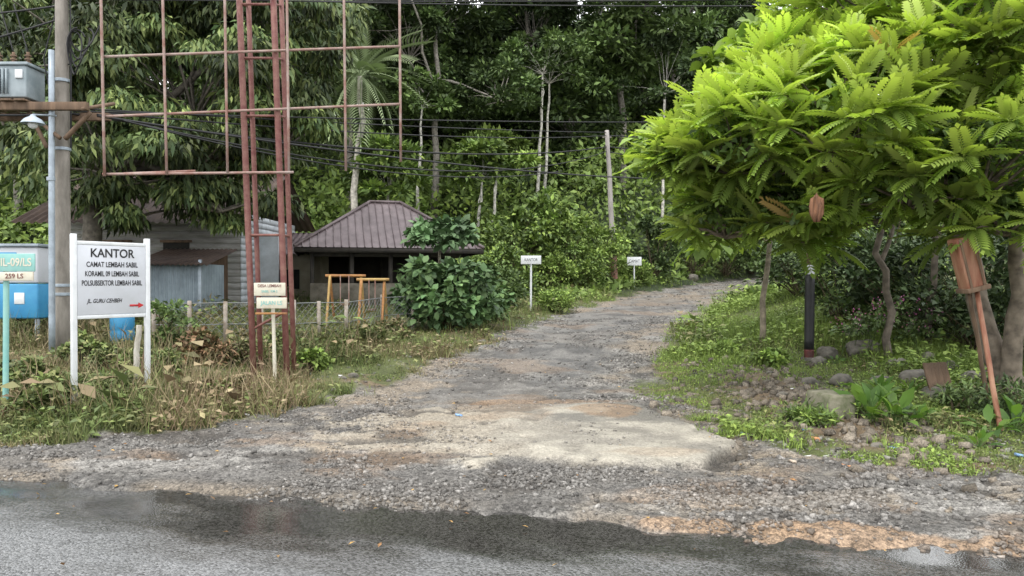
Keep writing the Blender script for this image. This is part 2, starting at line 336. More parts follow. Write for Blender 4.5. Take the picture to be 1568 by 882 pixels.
# gravel stones
g=Geo()
cube=T_([[a,b,c] for a in(-1,1) for b in(-1,1) for c in(-1,1)])*.5; CF=np.array([[0,1,3,2],[4,6,7,5],[0,4,5,1],[2,3,7,6],[0,2,6,4],[1,5,7,3]])
def stones(n,xr,yr,smin,smax,pw,need,band=None):
    x=rng.uniform(*xr,n)
    y=rng.uniform(*yr,n) if band is None else edge(x)+rng.uniform(band[0],band[1],n)
    c,gv,z,G,sl=surf(x,y)
    dens=gv*(.07+.93*ss(.47,.66,fbm(x*1.3+7,y*1.6,3,61)))+.10*G*need
    k=(rng.random(n)<dens)&(y>edge(x)-.12); x,y,z=x[k],y[k],z[k]; c=c[k]; z=z+H(x,y); n=len(x)
    s=smin+(smax-smin)*rng.random(n)**pw
    t=rng.random((n,1)); base=np.where(t<.55,.19,np.where(t<.78,.09,.31))*np.array([1,.955,.90]); base=base*rng.uniform(.7,1.3,(n,1)); base=base*.6+c*.4
    tid=rng.integers(0,6,n)
    for q in range(6):
        T=cube*(1+np.random.default_rng(q).normal(0,.2,(8,3)))*[1,.8,.62]; m=tid==q
        A=rng.normal(0,1,(m.sum(),3)); A[:,2]*=.3; N=rng.normal(0,.35,(m.sum(),3)); N[:,2]+=1
        g.inst(T,CF,np.stack([x[m],y[m],z[m]+s[m]*.1],1),A,N,s[m],base[m])
stones(60000,(-6.5,5.5),(4.4,9.5),.007,.036,3.2,1)
stones(26000,(-6.5,6),None,.010,.042,2.8,1,(-.1,1.5))
stones(14000,(1.8,5.5),(4.6,7.8),.012,.055,2.4,1)
stones(45000,(-5,5),(9,20),.012,.05,2.5,1)
stones(10000,(-1,16),(19,45),.03,.08,2,0)
n=1600; x=rng.normal(3.7,.6,n); y=rng.normal(9.4,1.6,n); z=Hf(x,y); s=.02+.1*rng.random(n)**4
g.inst(cube*(1+np.random.default_rng(9).normal(0,.2,(8,3)))*[1,.8,.6],CF,np.stack([x,y,z+s*.1],1),rng.normal(0,1,(n,3))*[1,1,.3],rng.normal(0,.3,(n,3))+[0,0,1],s,np.array([[.17,.145,.115]])*rng.uniform(.4,1.5,(n,1)))
g.build('gravel',M_stone)
# small litter
g=Geo()
for (px,py) in [(290,655),(520,580),(548,575),(1283,712),(1290,720),(1218,716),(1255,676),(60,665),(40,672),(1240,700),(1370,690),(1222,625),(1215,640),(700,640),(1440,690),(1560,705),(1215,600),(1235,665),(1195,655),(15,668),(375,640),(440,625),(1300,725),(1140,668),(1265,700)]:
    p=on_ground(px+rng.normal(0,3),py); p[2]=Hf(p[0],p[1])
    c=[(.7,.7,.68),(.25,.4,.65),(.6,.5,.4),(.6,.3,.15)][rng.integers(0,4)]
    T=cube*[1,.7,.25]*(1+rng.normal(0,.25,(8,3)))
    g.inst(T,CF,p[None]+[0,0,.012],rng.normal(0,1,(1,3))*[1,1,.2],np.array([[0.1,.1,1]]),np.array([rng.uniform(.04,.08)]),np.array([c]))
n=260; x=rng.uniform(-5,6,n); y=rng.uniform(4.2,13,n); z=np.maximum(Hf(x,y),.002)
g.inst(LD[0],LD[1],np.stack([x,y,z+.012],1),rng.normal(0,1,(n,3))*[1,1,.1],rng.normal(0,.2,(n,3))+[0,0,1],rng.uniform(.02,.06,n),pal([(.42,.26,.08),(.26,.14,.06),(.14,.09,.05)],n))
g.build('litter',M_stone)
# ================= GRASS & WEEDS =================
g=Geo(); gw=Geo()
def grass(n,xr,yr,h,palA,palB,weed=.3,thr=.38,back=False):
    x=rng.uniform(*xr,n); y=yr[0]+(yr[1]-yr[0])*rng.random(n)**1.25; c,gv,z,G,sl=surf(x,y)
    dn=fbm(x*1.5+3,y*1.5,4,71); k=(rng.random(n)<G*ss(thr-.08,thr+.12,dn+.08*ss(0,2,np.maximum(XL(y)-x,x-XR(y)))))
    x,y,z,dn=x[k],y[k],z[k],dn[k]; z=z+H(x,y); n=len(x); P=np.stack([x,y,z-.01],1)
    t=ss(.35,.65,fbm(x*.9,y*.9,3,73))[:,None]; C=pal(palA,n)*(1-t)+pal(palB,n)*t
    A=rng.normal(0,.42,(n,3)); A[:,2]=1; N=rng.normal(0,1,(n,3)); N[:,2]*=.2
    tall=.45+1.4*ss(.4,.7,fbm(x*.6+8,y*.6,3,75)); S=h*rng.uniform(.5,1.4,n)*tall
    w=rng.random(n)<weed*2*fbm(x*1.1,y*1.1+4,3,77); q=~w
    g.inst(GB[0],GB[1],P[q],A[q],N[q],np.stack([np.full(q.sum(),.17),S[q],S[q]],1),C[q])
    A2=rng.normal(0,1,(n,3)); A2[:,2]=rng.uniform(-.1,.7,n); N2=rng.normal(0,.3,(n,3)); N2[:,2]+=1
    P2=P+np.array([0,0,1])*(S*rng.uniform(.1,.9,n))[:,None]
    gw.inst(LF[0],LF[1],P2[w],A2[w],N2[w],S[w]*.40+.012,C[w]*1.1)
dry=[(.25,.19,.11),(.33,.265,.16),(.17,.12,.075)]
wl=[(.10,.14,.042),(.155,.205,.06),(.21,.22,.085),(.065,.09,.032)]
wr=[(.19,.275,.06),(.26,.345,.075),(.14,.205,.052)]
grass(150000,(-11,0),(7.2,17),.11,wl,dry+wl[1:3],.26,.41)
grass(14000,(-11,-2.5),(8.2,15),.30,dry+wl,dry,.08,.52)
grass(50000,(-14,4),(14,30),.24,wl,wl+BR+dry,.35,.32)
grass(120000,(1.6,8),(6.0,14),.085,wr,wl+dry[:1],.4,.42)
grass(80000,(2.4,12),(11,28),.15,wr,wr+BR,.3,.25)
grass(30000,(3,26),(26,55),.3,wr,wl+BR,.3,.2)
g.build('grass',M_leafdull); gw.build('weeds',M_leafdull)
# hill undergrowth
g=Geo(); n=150000
y=26+54*rng.random(n)**1.3; x=rng.uniform(-.72,.62,n)*y; ul=XL(y)-x; ur=x-XR(y); k=(np.maximum(ul,ur)>.8)&~((x<-2.5)&(y<29))
x,y=x[k],y[k]; n=len(x); m_=fbm(x*.7,y*.7,4,81); z=H(x,y)+rng.random(n)**.7*3.4*ss(.3,.7,m_)*ss(26,40,y)*ss(.5,5,np.maximum(XL(y)-x,x-XR(y)))+.1
t=ss(.34,.56,fbm(x*.35+5,y*.35,3,82)+.12*ss(50,34,y))[:,None]; br=(.55+1.0*fbm(x*1.6,y*1.6,2,83))[:,None]
C=(pal(DK+MD,n)*(1-t)+pal(BR+MD[2:],n)*t)*br
A=rng.normal(0,1,(n,3)); A[:,1]-=.5; N=rng.normal(0,.5,(n,3)); N[:,2]+=1; N[:,1]-=.4
g.inst(LD[0],LD[1],np.stack([x,y,z],1),A,N,rng.uniform(.15,.45,n)*(.7+y/70),C); g.build('hillside_undergrowth',M_far)

# ================= FOREST =================
vars_=[]
for v in range(6):
    if v<5:
        lob=[((rng.normal(0,1.2),rng.normal(0,1.2),11+rng.normal(0,1)),(3.4+rng.random(),3.4+rng.random(),4.2+rng.random()*1.5)),
         ((rng.normal(0,2),rng.normal(0,2),7.5),(2.6,2.6,2.3)),((rng.normal(0,2.4),rng.normal(0,2),14),(2.2,2.2,1.8))]
        tz=11
    else:
        lob=[((0,0,3.6),(2.6,2.6,2.8)),((1.6,-.5,2.2),(1.6,1.6,1.6)),((-1.4,.6,5.6),(1.6,1.6,1.4))]; tz=4
    p=[DK,DK+MD,MD,DK+MD,MD+BR,DK+MD+BR[:1]][v]
    _,a,b,_=tree('t',(0,0,0),(0,0,tz),lob,70,[1.0,.8,1.1,.75,.9,.8][v],[260,290,240,290,230,170][v],LD,[.34,.28,.39,.30,.35,.30][v],p,(.24,.22,.19),.22 if v<5 else .1,parent=False,zlow=-.9,lo=.35,mat_=M_far,cvar=.38)
    vars_.append((a.data,b.data)); bpy.data.objects.remove(a); bpy.data.objects.remove(b)
forest=emp('forest',(0,50,0))
def ftree(x,y,s,v,sz=1):
    z=float(H(x,y)); r=rng.uniform(0,6.28)
    for k,me in enumerate(vars_[v]):
        o=bpy.data.objects.new(('forest_trunk','forest_crown')[k],me); sc.collection.objects.link(o)
        o.parent=forest; o.matrix_parent_inverse=Matrix.Translation((0,-50,0))
        o.location=(x,y,z-.3); o.scale=(s,s,s*sz); o.rotation_euler=(0,0,r)
for yy,lo,hi,st in [(33,-25,-9,4.8),(40,-30,0,5.4),(47,-34,8,5.8),(56,-40,12,6.4),(68,-46,3,7.5)]:
    x=lo
    while x<hi:
        ftree(x+rng.normal(0,1),yy+rng.normal(0,2.2),rng.uniform(.85,1.25),int(rng.integers(0,5))); x+=st
for yy,lo,hi,st in [(44,-6,7,4.5),(52,-8,12,4.5),(61,-6,24,4.5),(74,4,34,5.5)]:
    x=lo
    while x<hi:
        ftree(x+rng.normal(0,.8),yy+rng.normal(0,1.5),rng.uniform(1.0,1.5),5); x+=st
for x,y,s,v in [(13.5,57,1.15,1),(19.5,58,1.0,3),(28,60,.75,1),(36,56,.8,2),(31,44,.6,0),(37,48,.8,1),(24,31,.45,3),(19,24,.40,1),(30,33,.55,2),(15.5,19,.34,0),(42,52,.9,3),(20,46,.8,5),(26,50,1.2,5),(24,40,1.0,5),(18,36,.6,5),(30,40,1.3,5),(16,57,1.3,5),(9,70,1.1,3)]:
    ftree(x,y,s,v)
def thin(px,pyb,pyt,d,cr,palette,size=.3,ncl=16):
    x=(px-784)/FX*d; z=float(H(x,d)); zt=W(px,pyt,d)[2]
    tree('slender_tree',(x,d,z),(x+.3,d,zt-.5),[((x+.3,d,zt),(cr,cr,cr*.9))],ncl,.6,130,LD,size,palette,(.50,.48,.43),.10)
thin(637,330,150,36,1.4,MD); thin(660,330,170,38,1.2,DK+MD); thin(822,330,90,38,2.2,MD); thin(832,330,110,39,1.8,DK+MD); thin(752,330,240,34,1.4,BR,.35); thin(728,330,262,34,1.3,BR+MD,.35); thin(585,330,270,31,1.6,BR+MD,.32,24)
thin(1010,380,120,42,2.5,DK); thin(1100,400,60,50,2.8,DK)
# ================= NEAR TREES =================
def lobe(px,py,d,rx,rz,ry=None): 
    return (tuple(W(px,py,d)),(rx,ry or rx,rz))
b=np.array([-9.8,17.0,float(H(-9.8,17.))])
tree('mango_tree',b,W(150,200,17),[lobe(300,120,17.5,3.0,2.6),lobe(170,230,16.5,2.0,1.5),lobe(290,250,17,2.0,1.1),lobe(430,180,18,1.5,2.2),lobe(130,60,17,2.4,1.8),lobe(400,30,18,2.4,1.8),lobe(20,170,18.5,2.2,2.4),lobe(340,305,17.0,1.4,.7),lobe(210,320,17.2,1.2,.5)],
     230,.62,260,LN,.25,[(.042,.072,.027),(.065,.10,.034),(.10,.14,.046),(.18,.22,.07)],(.13,.115,.095),.28,droop=1.1,cvar=.45,wid=1.3,lo=.35,zlow=-.95,out=.5)
# coconut palm
FT,FF_,Ftv=frond(26,.24,.03,.95,60)
bp=W(540,340,30); bp[2]=H(bp[0],bp[1]); tp=W(552,118,30)
e=emp('coconut_palm',bp); g=Geo(); branch(g,bp-[0,0,.3],tp,.16,.10,np.array((.45,.42,.37)),0,10,10,.008); g.build('trunk',M_bark,e,True)
g=Geo(); n=24; a=np.arange(n)*2.4; el=np.linspace(1.35,-.6,n); A=np.stack([np.cos(a)*np.cos(el),np.sin(a)*np.cos(el),np.sin(el)],1)
g.inst(FT,FF_,np.repeat(tp[None],n,0),A,np.tile([0,0,1.],(n,1))+A*.01,np.full(n,2.4)*rng.uniform(.85,1.1,n),pal([(.24,.31,.15),(.29,.36,.19)],n),Ftv); g.build('fronds',M_far,e)
# bright pinnate-leaved tree, right
FT,FF_,Ftv=frond(10,.25,.12,.38,68)
tb=W(1545,560,9.6); tb[2]=H(tb[0],tb[1]); e=emp('starfruit_tree',tb)
gt=Geo(); gl=Geo(); bk=np.array((.17,.14,.11))
hub=W(1470,330,9.8); TP=branch(gt,tb-[0,0,.2],hub,.17,.10,bk,0,8,10); branch(gt,tb-[.1,.2,.2],W(1560,300,9.2),.13,.08,bk,0,8,10)
lobes=[lobe(1290,215,9.3,1.55,1.05),lobe(1125,225,9.6,.9,.75),lobe(1440,120,9.4,1.6,1.1),lobe(1500,250,8.2,1.0,.75),lobe(1380,60,10.4,1.6,1.0),lobe(1110,340,10.2,.62,.42),lobe(1215,325,9.6,.7,.35),lobe(1390,290,8.6,.9,.45),lobe(1215,145,10.2,.8,.75),lobe(1560,60,8.6,1.2,1.0),lobe(1540,335,8.2,.7,.35),lobe(1040,250,9.9,.32,.32),lobe(1235,372,9.8,.35,.10),lobe(1330,20,11,1.2,.8)]
P=[];D=[]
for l in lobes:
    k=int(31*(l[1][0]*l[1][2])**.75)+5; p,d=ell_pts(l[0],l[1],k,.75,-.6); P.append(p);D.append(d)
    hb=np.array(l[0])-[0,0,l[1][2]*.5]; branch(gt,TP[-1],hb,.06,.035,bk,.08)
    for q in p: branch(gt,hb,q,.022,.008,bk,.06,5,5)
P=np.vstack(P);D=np.vstack(D); nf=11
for kk in range(len(P)):
    az=rng.random()*6.28+np.arange(nf)*2.4; el=np.linspace(1.15,-.45,nf)+rng.normal(0,.18,nf)
    A=np.stack([np.cos(az)*np.cos(el),np.sin(az)*np.cos(el),np.sin(el)],1)+D[kk]*.4
    up=np.tile([0,0,1.],(nf,1))+rng.normal(0,.2,(nf,3))
    young=np.linspace(1,0,nf)[:,None]; tb_=rng.uniform(.65,1.2)
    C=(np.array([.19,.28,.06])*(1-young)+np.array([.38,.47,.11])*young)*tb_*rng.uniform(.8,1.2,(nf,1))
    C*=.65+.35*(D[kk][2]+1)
    if rng.random()<.02: C[:2]=[.36,.25,.09]
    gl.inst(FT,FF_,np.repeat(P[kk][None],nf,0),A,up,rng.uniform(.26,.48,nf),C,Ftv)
C2=[];
for l in lobes[:-2]: 
    p,_=ell_pts(l[0],np.array(l[1])*.75,14,.2,-.9); C2.append(p)
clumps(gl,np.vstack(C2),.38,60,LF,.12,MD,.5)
gt.build('trunk',M_bark,e,True); gl.build('crown',M_leaf,e)
# dried bract hanging in the crown
g=Geo(); c0=7.95
for k in range(5):
    off=(k-2)*.022; zz=[(.012,340),(.024,327),(.029,316),(.020,305),(.003,295+abs(k-2)*3)]
    g.tube(np.array([W(1250,z,c0)+[off*(1.2 if r_>.015 else .5),rng.normal(0,.008),0] for r_,z in zz]),[r_ for r_,z in zz],(1,1,1),6)
M_carve=mat('dried_bract',(.22,.105,.055),(.10,.05,.03),.8,scale=30,stretch=(1,1,.2)); g.build('dried_bract',M_carve,e,True,False)
bb=np.array([4.6,13.8,float(H(4.6,13.8))]); tree('broadleaf_tree',bb,W(1190,180,13.8),[lobe(1180,110,13.8,1.1,.7),lobe(1120,160,13.6,.6,.5),lobe(1015,235,13.2,.35,.5),lobe(1075,250,13.2,.6,.6),lobe(1075,365,13.2,.45,.25)],40,.4,45,LB,.26,[(.19,.28,.06),(.25,.34,.075),(.13,.20,.052)],(.2,.17,.13),.06,droop=.5,mat_=M_leaf)
for (px,py,d,rx,rz,pl) in [(1290,470,14.5,1.0,1.3,DK+MD),(1400,470,13.5,1.2,1.5,DK),(1500,480,12.8,1.3,1.6,DK),(1600,500,12,1.2,1.8,DK),(1340,440,16,1.8,2.2,DK),(1480,440,16,2.0,2.6,DK),(1620,430,15,2.0,2.8,DK),(1230,440,19,1.0,1.3,DK+MD)]:
    c=W(px,py,d); c[2]=H(c[0],c[1]); bush('shrub',c,(rx,rx*.8,rz),26,110,LF,.13,pl,.38)
def tr2(px,pb,pt,d,dx=0): 
    p=on_ground(px,pb); q=W(px+dx,pt,p[1]); 
    e=emp('tree_trunk',p); gg=Geo(); branch(gg,p-[0,0,.2],q,.07,.05,np.array((.12,.10,.08)),0,8,8); branch(gg,q-[0,0,.5],q+[.5,.2,.6],.04,.02,np.array((.12,.10,.08)),0,6,7); gg.build('trunk',M_bark,e,True)
tr2(1365,560,350,12,-15); tr2(1420,540,340,12,10)
# pink flowers
g=Geo(); gf=Geo()
for k in range(22):
    c=W(rng.uniform(1285,1440),rng.uniform(462,505),12.0+rng.random())
    n=12; P=c+rng.normal(0,.07,(n,3)); gf.inst(LD[0],LD[1],P,rdir(n),rdir(n)+[0,-1,1],np.full(n,.04),pal([(.5,.12,.38),(.6,.25,.5)],n))
    branch(g,[c[0]+rng.normal(0,.2),c[1]+.1,float(H(c[0],c[1]))],c,.008,.004,np.array((.05,.08,.02)),0,4,4)
    clumps(g,(c-[0,0,.12])[None],.18,60,LF,.09,MD,.3)
e=emp('bougainvillea',W(1350,500,12.5)); g.build('leaves',M_far,e); gf.build('flowers',M_leaf,e)
# bushes left / centre
def gb(name,px,py,rx,rz,ncl,nl,tpl,size,pl,clr=None,droop=.2,wid=1):
    p=on_ground(px,py); return bush(name,p,(rx,rx*.8,rz),ncl,nl,tpl,size,pl,clr,droop=droop,wid=wid)
gb('broadleaf_bush',685,508,1.05,1.2,58,55,LB,.18,[(.06,.115,.045),(.09,.16,.06),(.13,.21,.075)],.3,.5)
gb('broadleaf_bush',745,492,.5,.95,26,50,LB,.16,[(.07,.13,.045),(.11,.18,.06)],.25,.5)
p=on_ground(672,500); tree('small_tree',p+[0,.5,0],W(672,372,p[1]+.5),[lobe(675,362,p[1]+.5,.72,.34)],24,.26,50,LB,.20,[(.10,.18,.075),(.14,.225,.105)],(.26,.23,.18),.04,droop=.5)
for (px,py,rx,rz,pl,sz) in [(770,452,1.1,1.3,MD+BR,.15),(835,450,1.1,1.2,BR,.13),(885,446,1.2,1.3,BR+MD,.15),(1000,427,1.5,2.4,MD+DK,.26),(1060,421,1.6,1.9,BR+MD,.2),(860,441,1.8,2.4,BR,.2),(910,436,1.6,2.3,BR,.16),(790,440,1.6,2.3,BR+MD,.2),(830,436,1.4,2.9,MD+BR,.24),(965,433,.9,.7,BR,.12),(850,478,.45,.35,BR,.08),(760,470,.7,.8,MD,.13),(1110,424,2.0,1.8,MD,.25),(1150,422,2.2,2.2,DK+MD,.25)]:
    gb('shrub',px,py,rx,rz,30,90,LF,sz,pl,.40)
rdry=[(.22,.13,.07),(.30,.18,.10),(.10,.12,.04)]
for (px,py,rx,rz,pl) in [(300,560,.28,.4,rdry),(345,562,.3,.3,rdry),(262,545,.3,.75,MD),(160,610,.35,.2,wl),(70,615,.35,.25,wl),(20,600,.4,.3,wl),(475,568,.22,.18,BR),(180,575,.35,.22,wl),(600,520,.4,.28,dry+wl),(550,530,.35,.2,wl),(60,640,.25,.15,wl),(330,610,.3,.16,wl+dry),(240,575,.3,.3,wl),(380,560,.3,.3,wl+dry),(430,545,.3,.3,wl),(130,560,.4,.35,wl),(1180,560,.22,.14,BR),(1110,545,.25,.12,BR),(1240,655,.25,.16,BR+MD),(1470,640,.3,.3,MD),(1545,650,.3,.35,MD+DK)]:
    gb('weed_clump',px,py,rx,rz,14,70,LN if rng.random()<.5 else LF,.09,pl,.14,.3,1.2)
def rosette(name,px,py,n,L,pl,wid=.6):
    p=on_ground(px,py); e=emp(name,p); g=Geo(); a=np.arange(n)*2.4; el=rng.uniform(.45,1.35,n)
    A=np.stack([np.cos(a)*np.cos(el),np.sin(a)*np.cos(el),np.sin(el)],1); st=p+A*L*.6*rng.uniform(.6,1.7,(n,1))
    for q in st: branch(g,p,q,.007,.004,np.array((.12,.2,.06)),.05,4,4)
    N=np.tile([0,0,1.],(n,1))-A*.3+rng.normal(0,.2,(n,3))
    s=L*rng.uniform(.6,1.2,n)
    g.inst(LB[0],LB[1],st,A+[0,0,-.35],N,np.stack([s*wid,s,s],1),pal(pl,n)); g.build('leaves',M_leaf,e)
for px,py,n,L in [(1335,650,20,.28),(1372,655,18,.26),(1312,640,12,.20),(1410,655,12,.20),(1520,670,14,.22),(1555,665,14,.24),(1280,560,9,.16),(1460,605,10,.18),(1500,690,9,.16),(1395,612,10,.20),(1350,620,16,.26),(1540,610,12,.24)]:
    rosette('taro_plant',px,py,n,L,[(.06,.125,.03),(.10,.19,.045),(.16,.26,.06)])
# rocks
M_rock=mat('rock',(.22,.20,.17),(.075,.07,.06),.85,scale=5,bump=.6,bscale=14)
def rock(name,p,r,seed=0):
    bpy.ops.mesh.primitive_ico_sphere_add(subdivisions=4,radius=1); o=bpy.context.object; o.name=name; me=o.data
    co=np.empty(len(me.vertices)*3); me.vertices.foreach_get('co',co); co=co.reshape(-1,3)
    f=.65+.6*fbm(co[:,0]*1.3+seed*7,co[:,1]*1.3+co[:,2]*1.1,3,seed)+.12*(fbm(co[:,0]*5,co[:,2]*5+co[:,1]*4,3,seed+3)-.5)
    co=co*f[:,None]*np.array(r); me.vertices.foreach_set('co',co.ravel()); me.polygons.foreach_set('use_smooth',np.ones(len(me.polygons),bool)); me.update()
    o.location=[float(v) for v in p]; o.data.materials.append(M_rock)
k=0
for px,py,r in [(1322,545,.27),(1268,548,.2),(1375,570,.2),(1290,590,.16),(1430,612,.18),(1350,592,.15),(1240,590,.12),(1400,590,.22),(1455,575,.2),(1310,520,.2),(541,580,.09),(575,550,.1),(700,505,.12),(510,600,.05),(1060,430,.35),(1215,680,.06),(1500,620,.16),(595,585,.04),(1270,735,.05),(1345,690,.07),(1180,575,.07),(1200,610,.09),(1225,640,.07),(1255,560,.14),(1190,640,.05),(525,582,.06),(290,655,.04),(1110,685,.03),(640,575,.05),(1490,590,.2),(1530,585,.24),(1470,560,.17),(1420,560,.2),(1510,640,.12),(1340,565,.12)]:
    p=on_ground(px,py); rock('rock',p+[0,0,r*.35],(r,r*.8,r*.7),seed=k); k+=1
# ================= BUILT OBJECTS =================
M_white=mat('white_paint',(.70,.72,.74),(.50,.52,.53),.45,scale=5,lo=.45,hi=.8)
M_board=mat('sign_board',(.58,.60,.65),(.50,.52,.55),.4,scale=3,lo=.4,hi=.8)
M_black=mat('black_paint',(.012,.012,.016),(.025,.025,.025),.5)
M_red=mat('red_paint',(.55,.03,.04),(.4,.03,.03),.5)
M_maroon=mat('faded_maroon',(.16,.03,.025),(.04,.02,.018),.6)
M_rust=mat('rusty_maroon_steel',(.14,.042,.04),(.22,.11,.088),.6,scale=9,bump=.2)
M_rust2=mat('rust_thin_tube',(.22,.10,.075),(.36,.29,.26),.65,scale=4)
M_conc=mat('concrete_pole',(.29,.265,.235),(.16,.145,.125),.85,scale=7,bump=.4,bscale=30,stretch=(1,1,.3))
M_galv=mat('galvanised',(.38,.44,.50),(.25,.29,.33),.45,metal=.3,scale=5)
M_wood=mat('weathered_wood',(.20,.13,.085),(.09,.06,.04),.8,scale=8,bump=.4,stretch=(1,1,.15))
M_trg=mat('transformer_grey',(.34,.39,.42),(.22,.27,.29),.5,scale=4)
M_dark=mat('dark_interior',(.012,.012,.012),(.03,.027,.022),.9)
M_wire=mat('cable',(.02,.02,.022),None,.6)
M_blue=mat('blue_paint',(.04,.23,.46),(.06,.30,.52),.45,scale=3)
M_teal=mat('teal_paint',(.20,.44,.41),(.28,.50,.46),.55,scale=5)
M_cream=mat('cream_paint',(.60,.57,.47),(.44,.36,.26),.6,scale=5,lo=.5,hi=.75)
M_orange=mat('orange_paint',(.42,.21,.07),(.24,.11,.05),.6,scale=8)
M_yel=mat('yellow_paint',(.50,.36,.13),(.34,.20,.08),.6,scale=8)
# office sign
L=np.array([-5.3,9.0,0]);R=np.array([-4.78,9.75,0]); L[2]=H(L[0],L[1])-.1; R[2]=H(R[0],R[1])-.1
xd=nrm(R*[1,1,0]-L*[1,1,0]); nn_=np.cross(xd,[0,0,1]); e=emp('office_sign',(L+R)/2)
obox('post_1',(L[0],L[1],(L[2]+2.22)/2),(.06,.06,2.22-L[2]),M_white,e,ax=xd); obox('post_2',(R[0],R[1],(R[2]+2.20)/2),(.06,.06,2.20-R[2]),M_white,e,ax=xd)
mid=(L+R)/2; Wd=np.linalg.norm((R-L)[:2])
obox('board',(*(mid[:2]+nn_[:2]*.012),1.66),(Wd-.068,.02,.86),M_board,e,ax=xd)
for nm,z in(('rail_top',2.115),('rail_bottom',1.205)): obox(nm,(*mid[:2],z),(Wd-.064,.045,.045),M_white,e,ax=xd)
o=np.array([*(mid[:2]+nn_[:2]*.026),0])
for s,z,sz,m,sh,sx in [('KANTOR',1.99,.15,M_black,0,.88),('CAMAT LEMBAH SABIL',1.85,.09,M_black,0,.70),('KORAMIL 09 LEMBAH SABIL',1.735,.09,M_black,0,.61),('POLSUBSEKTOR LEMBAH SABIL',1.62,.09,M_black,0,.60)]:
    text(s,o+[0,0,z],xd,sz,m,e,sx=sx)
text('JL. GURU CEHBEH',o+[0,0,1.40]-xd*.10,xd,.07,M_black,e,shear=.3,sx=.75)
g=Geo(); a0=o+[0,0,1.335]+xd*.27; g.box(a0,(.11,.004,.025),(1,1,1),ax=xd)
hx=a0+xd*.055; g.add([hx+[0,0,.036],hx+xd*.075,hx-[0,0,.036],hx],[[0,3,2,1]],(1,1,1)); g.build('arrow',M_red,e,usecol=False)
M_wh2=mat('peeling_white_wood',(.6,.58,.52),(.28,.25,.2),.8,scale=14,stretch=(1,1,.2))
b0=W(204,622,9.7); b0[2]=H(b0[0],b0[1])-.05
ocyl('brace_1',b0,W(213,498,9.7),.042,.036,M_wh2,e,8,.004); ocyl('brace_2',b0+[-.02,.15,0],W(228,500,9.85),.026,.022,M_wood,e,8,.004)
# concrete pole and transformer
p=W(97,552,12.6); p[2]=H(p[0],p[1])-.3; e=emp('utility_pole',p); ocyl('shaft',p,(p[0],p[1],7.6),.125,.095,M_conc,e)
for z in(1.4,1.55,3.85,5.0): ocyl('band',(p[0],p[1],z),(p[0],p[1],z+.05),.13,.13,M_galv,e)
g=Geo()
for k in range(4):
    t=np.linspace(-.3+k,1.75*np.pi+k*.6,18); c=np.array([p[0]+.30+.04*k,p[1]-.15,5.45+.08*k]); g.tube(np.stack([c[0]+.11*np.cos(t)*(1+.25*k),c[1]+.05*np.sin(t*2),c[2]+(.36-.05*k)*np.sin(t)],1),np.full(18,.014),(1,1,1),5,False)
g.tube(np.array([[p[0]+.14,p[1],3.9],[p[0]+.16,p[1]-.02,5.2],[p[0]+.14,p[1],7]]),np.full(3,.015),(1,1,1),5,False)
g.tube(np.array([[p[0]-.14,p[1]-.05,4.6],[p[0]-.3,p[1]-.02,5.4],[p[0]-.1,p[1],6.2]]),np.full(3,.012),(1,1,1),5,False)
g.build('cable_loops',M_wire,e,True,False)
e2=emp('transformer_platform',(-8.6,12.4,4.5)); yb=12.35; zp=-.12
obox('beam_front',(-8.1,yb-.12,4.63+zp),(2.3,.10,.13),M_wood,e2); obox('beam_back',(-8.1,yb+.55,4.60+zp),(2.3,.10,.13),M_wood,e2)
for k in range(6): obox('plank',(-9.1+.22*k,yb+.2,4.715+zp),(.18,.9,.03),M_wood,e2)
ocyl('bracket_1',(-6.95,yb-.05,4.55+zp),(-7.4,yb,4.0),.04,.04,M_wood,e2,8); ocyl('bracket_2',(-7.45,yb-.05,4.0),(-8.0,yb,4.55+zp),.035,.035,M_wood,e2,8); ocyl('bracket_3',(-7.9,yb-.1,4.5+zp),(-7.7,yb,3.85),.035,.035,M_wood,e2,8)
obox('strut_1',(-8.85,yb-.2,4.18),(.95,.09,.12),M_wood,e2,ax=(.86,0,.55)); obox('strut_2',(-8.9,yb-.15,4.02),(.6,.07,.08),M_wood,e2,ax=(.5,0,.86)); ocyl('cross_arm',(-7.0,yb-.2,4.45),(-6.85,yb+.5,4.7),.03,.03,M_wood,e2,8)
e2=emp('transformer',(-8.3,yb,4.9)); xt=-8.30; obox('tank',(xt,yb+.1,4.915),(.72,.5,.52),M_trg,e2,bevel=.02); obox('lid',(xt,yb+.1,5.20),(.80,.58,.045),M_trg,e2)
for k in range(7): obox('cooling_fin',(xt-.30+.06*k,yb-.178,4.91),(.016,.05,.40),M_trg,e2,bevel=0)
for k in range(3):
    x0=xt-.25+.24*k; ocyl('bushing',(x0,yb+.1,5.225),(x0,yb+.1,5.46),.035,.025,M_wood,e2,10)
    for q in range(3): ocyl('bushing_disc',(x0,yb+.1,5.27+.06*q),(x0,yb+.1,5.29+.06*q),.055,.05,M_wood,e2,10)
    ocyl('lead',(x0,yb+.1,5.46),(x0-.3,yb+.2,6.3),.01,.01,M_wire,e2,6)
obox('oil_gauge',(xt+.25,yb-.165,5.03),(.12,.03,.14),M_white,e2)
pm=W(79,490,12.3); e2=emp('metal_pipe_post',(pm[0],pm[1],.5)); ocyl('pipe',(pm[0],pm[1],float(H(pm[0],pm[1]))-.1),(pm[0]+.02,pm[1],5.45),.05,.045,M_galv,e2)
ocyl('clamp',(pm[0],pm[1],3.3),(pm[0],pm[1],3.36),.065,.065,M_galv,e2)
lp=W(52,186,11.6); e2=emp('street_lamp',lp); g=Geo(); prof=[(.03,.10),(.05,.07),(.12,.03),(.16,-.02),(.165,-.04)]
g.tube(np.array([[lp[0],lp[1],lp[2]+z] for r,z in prof]),[r for r,z in prof],(1,1,1),20,False); g.build('shade',M_galv,e2,True,False)
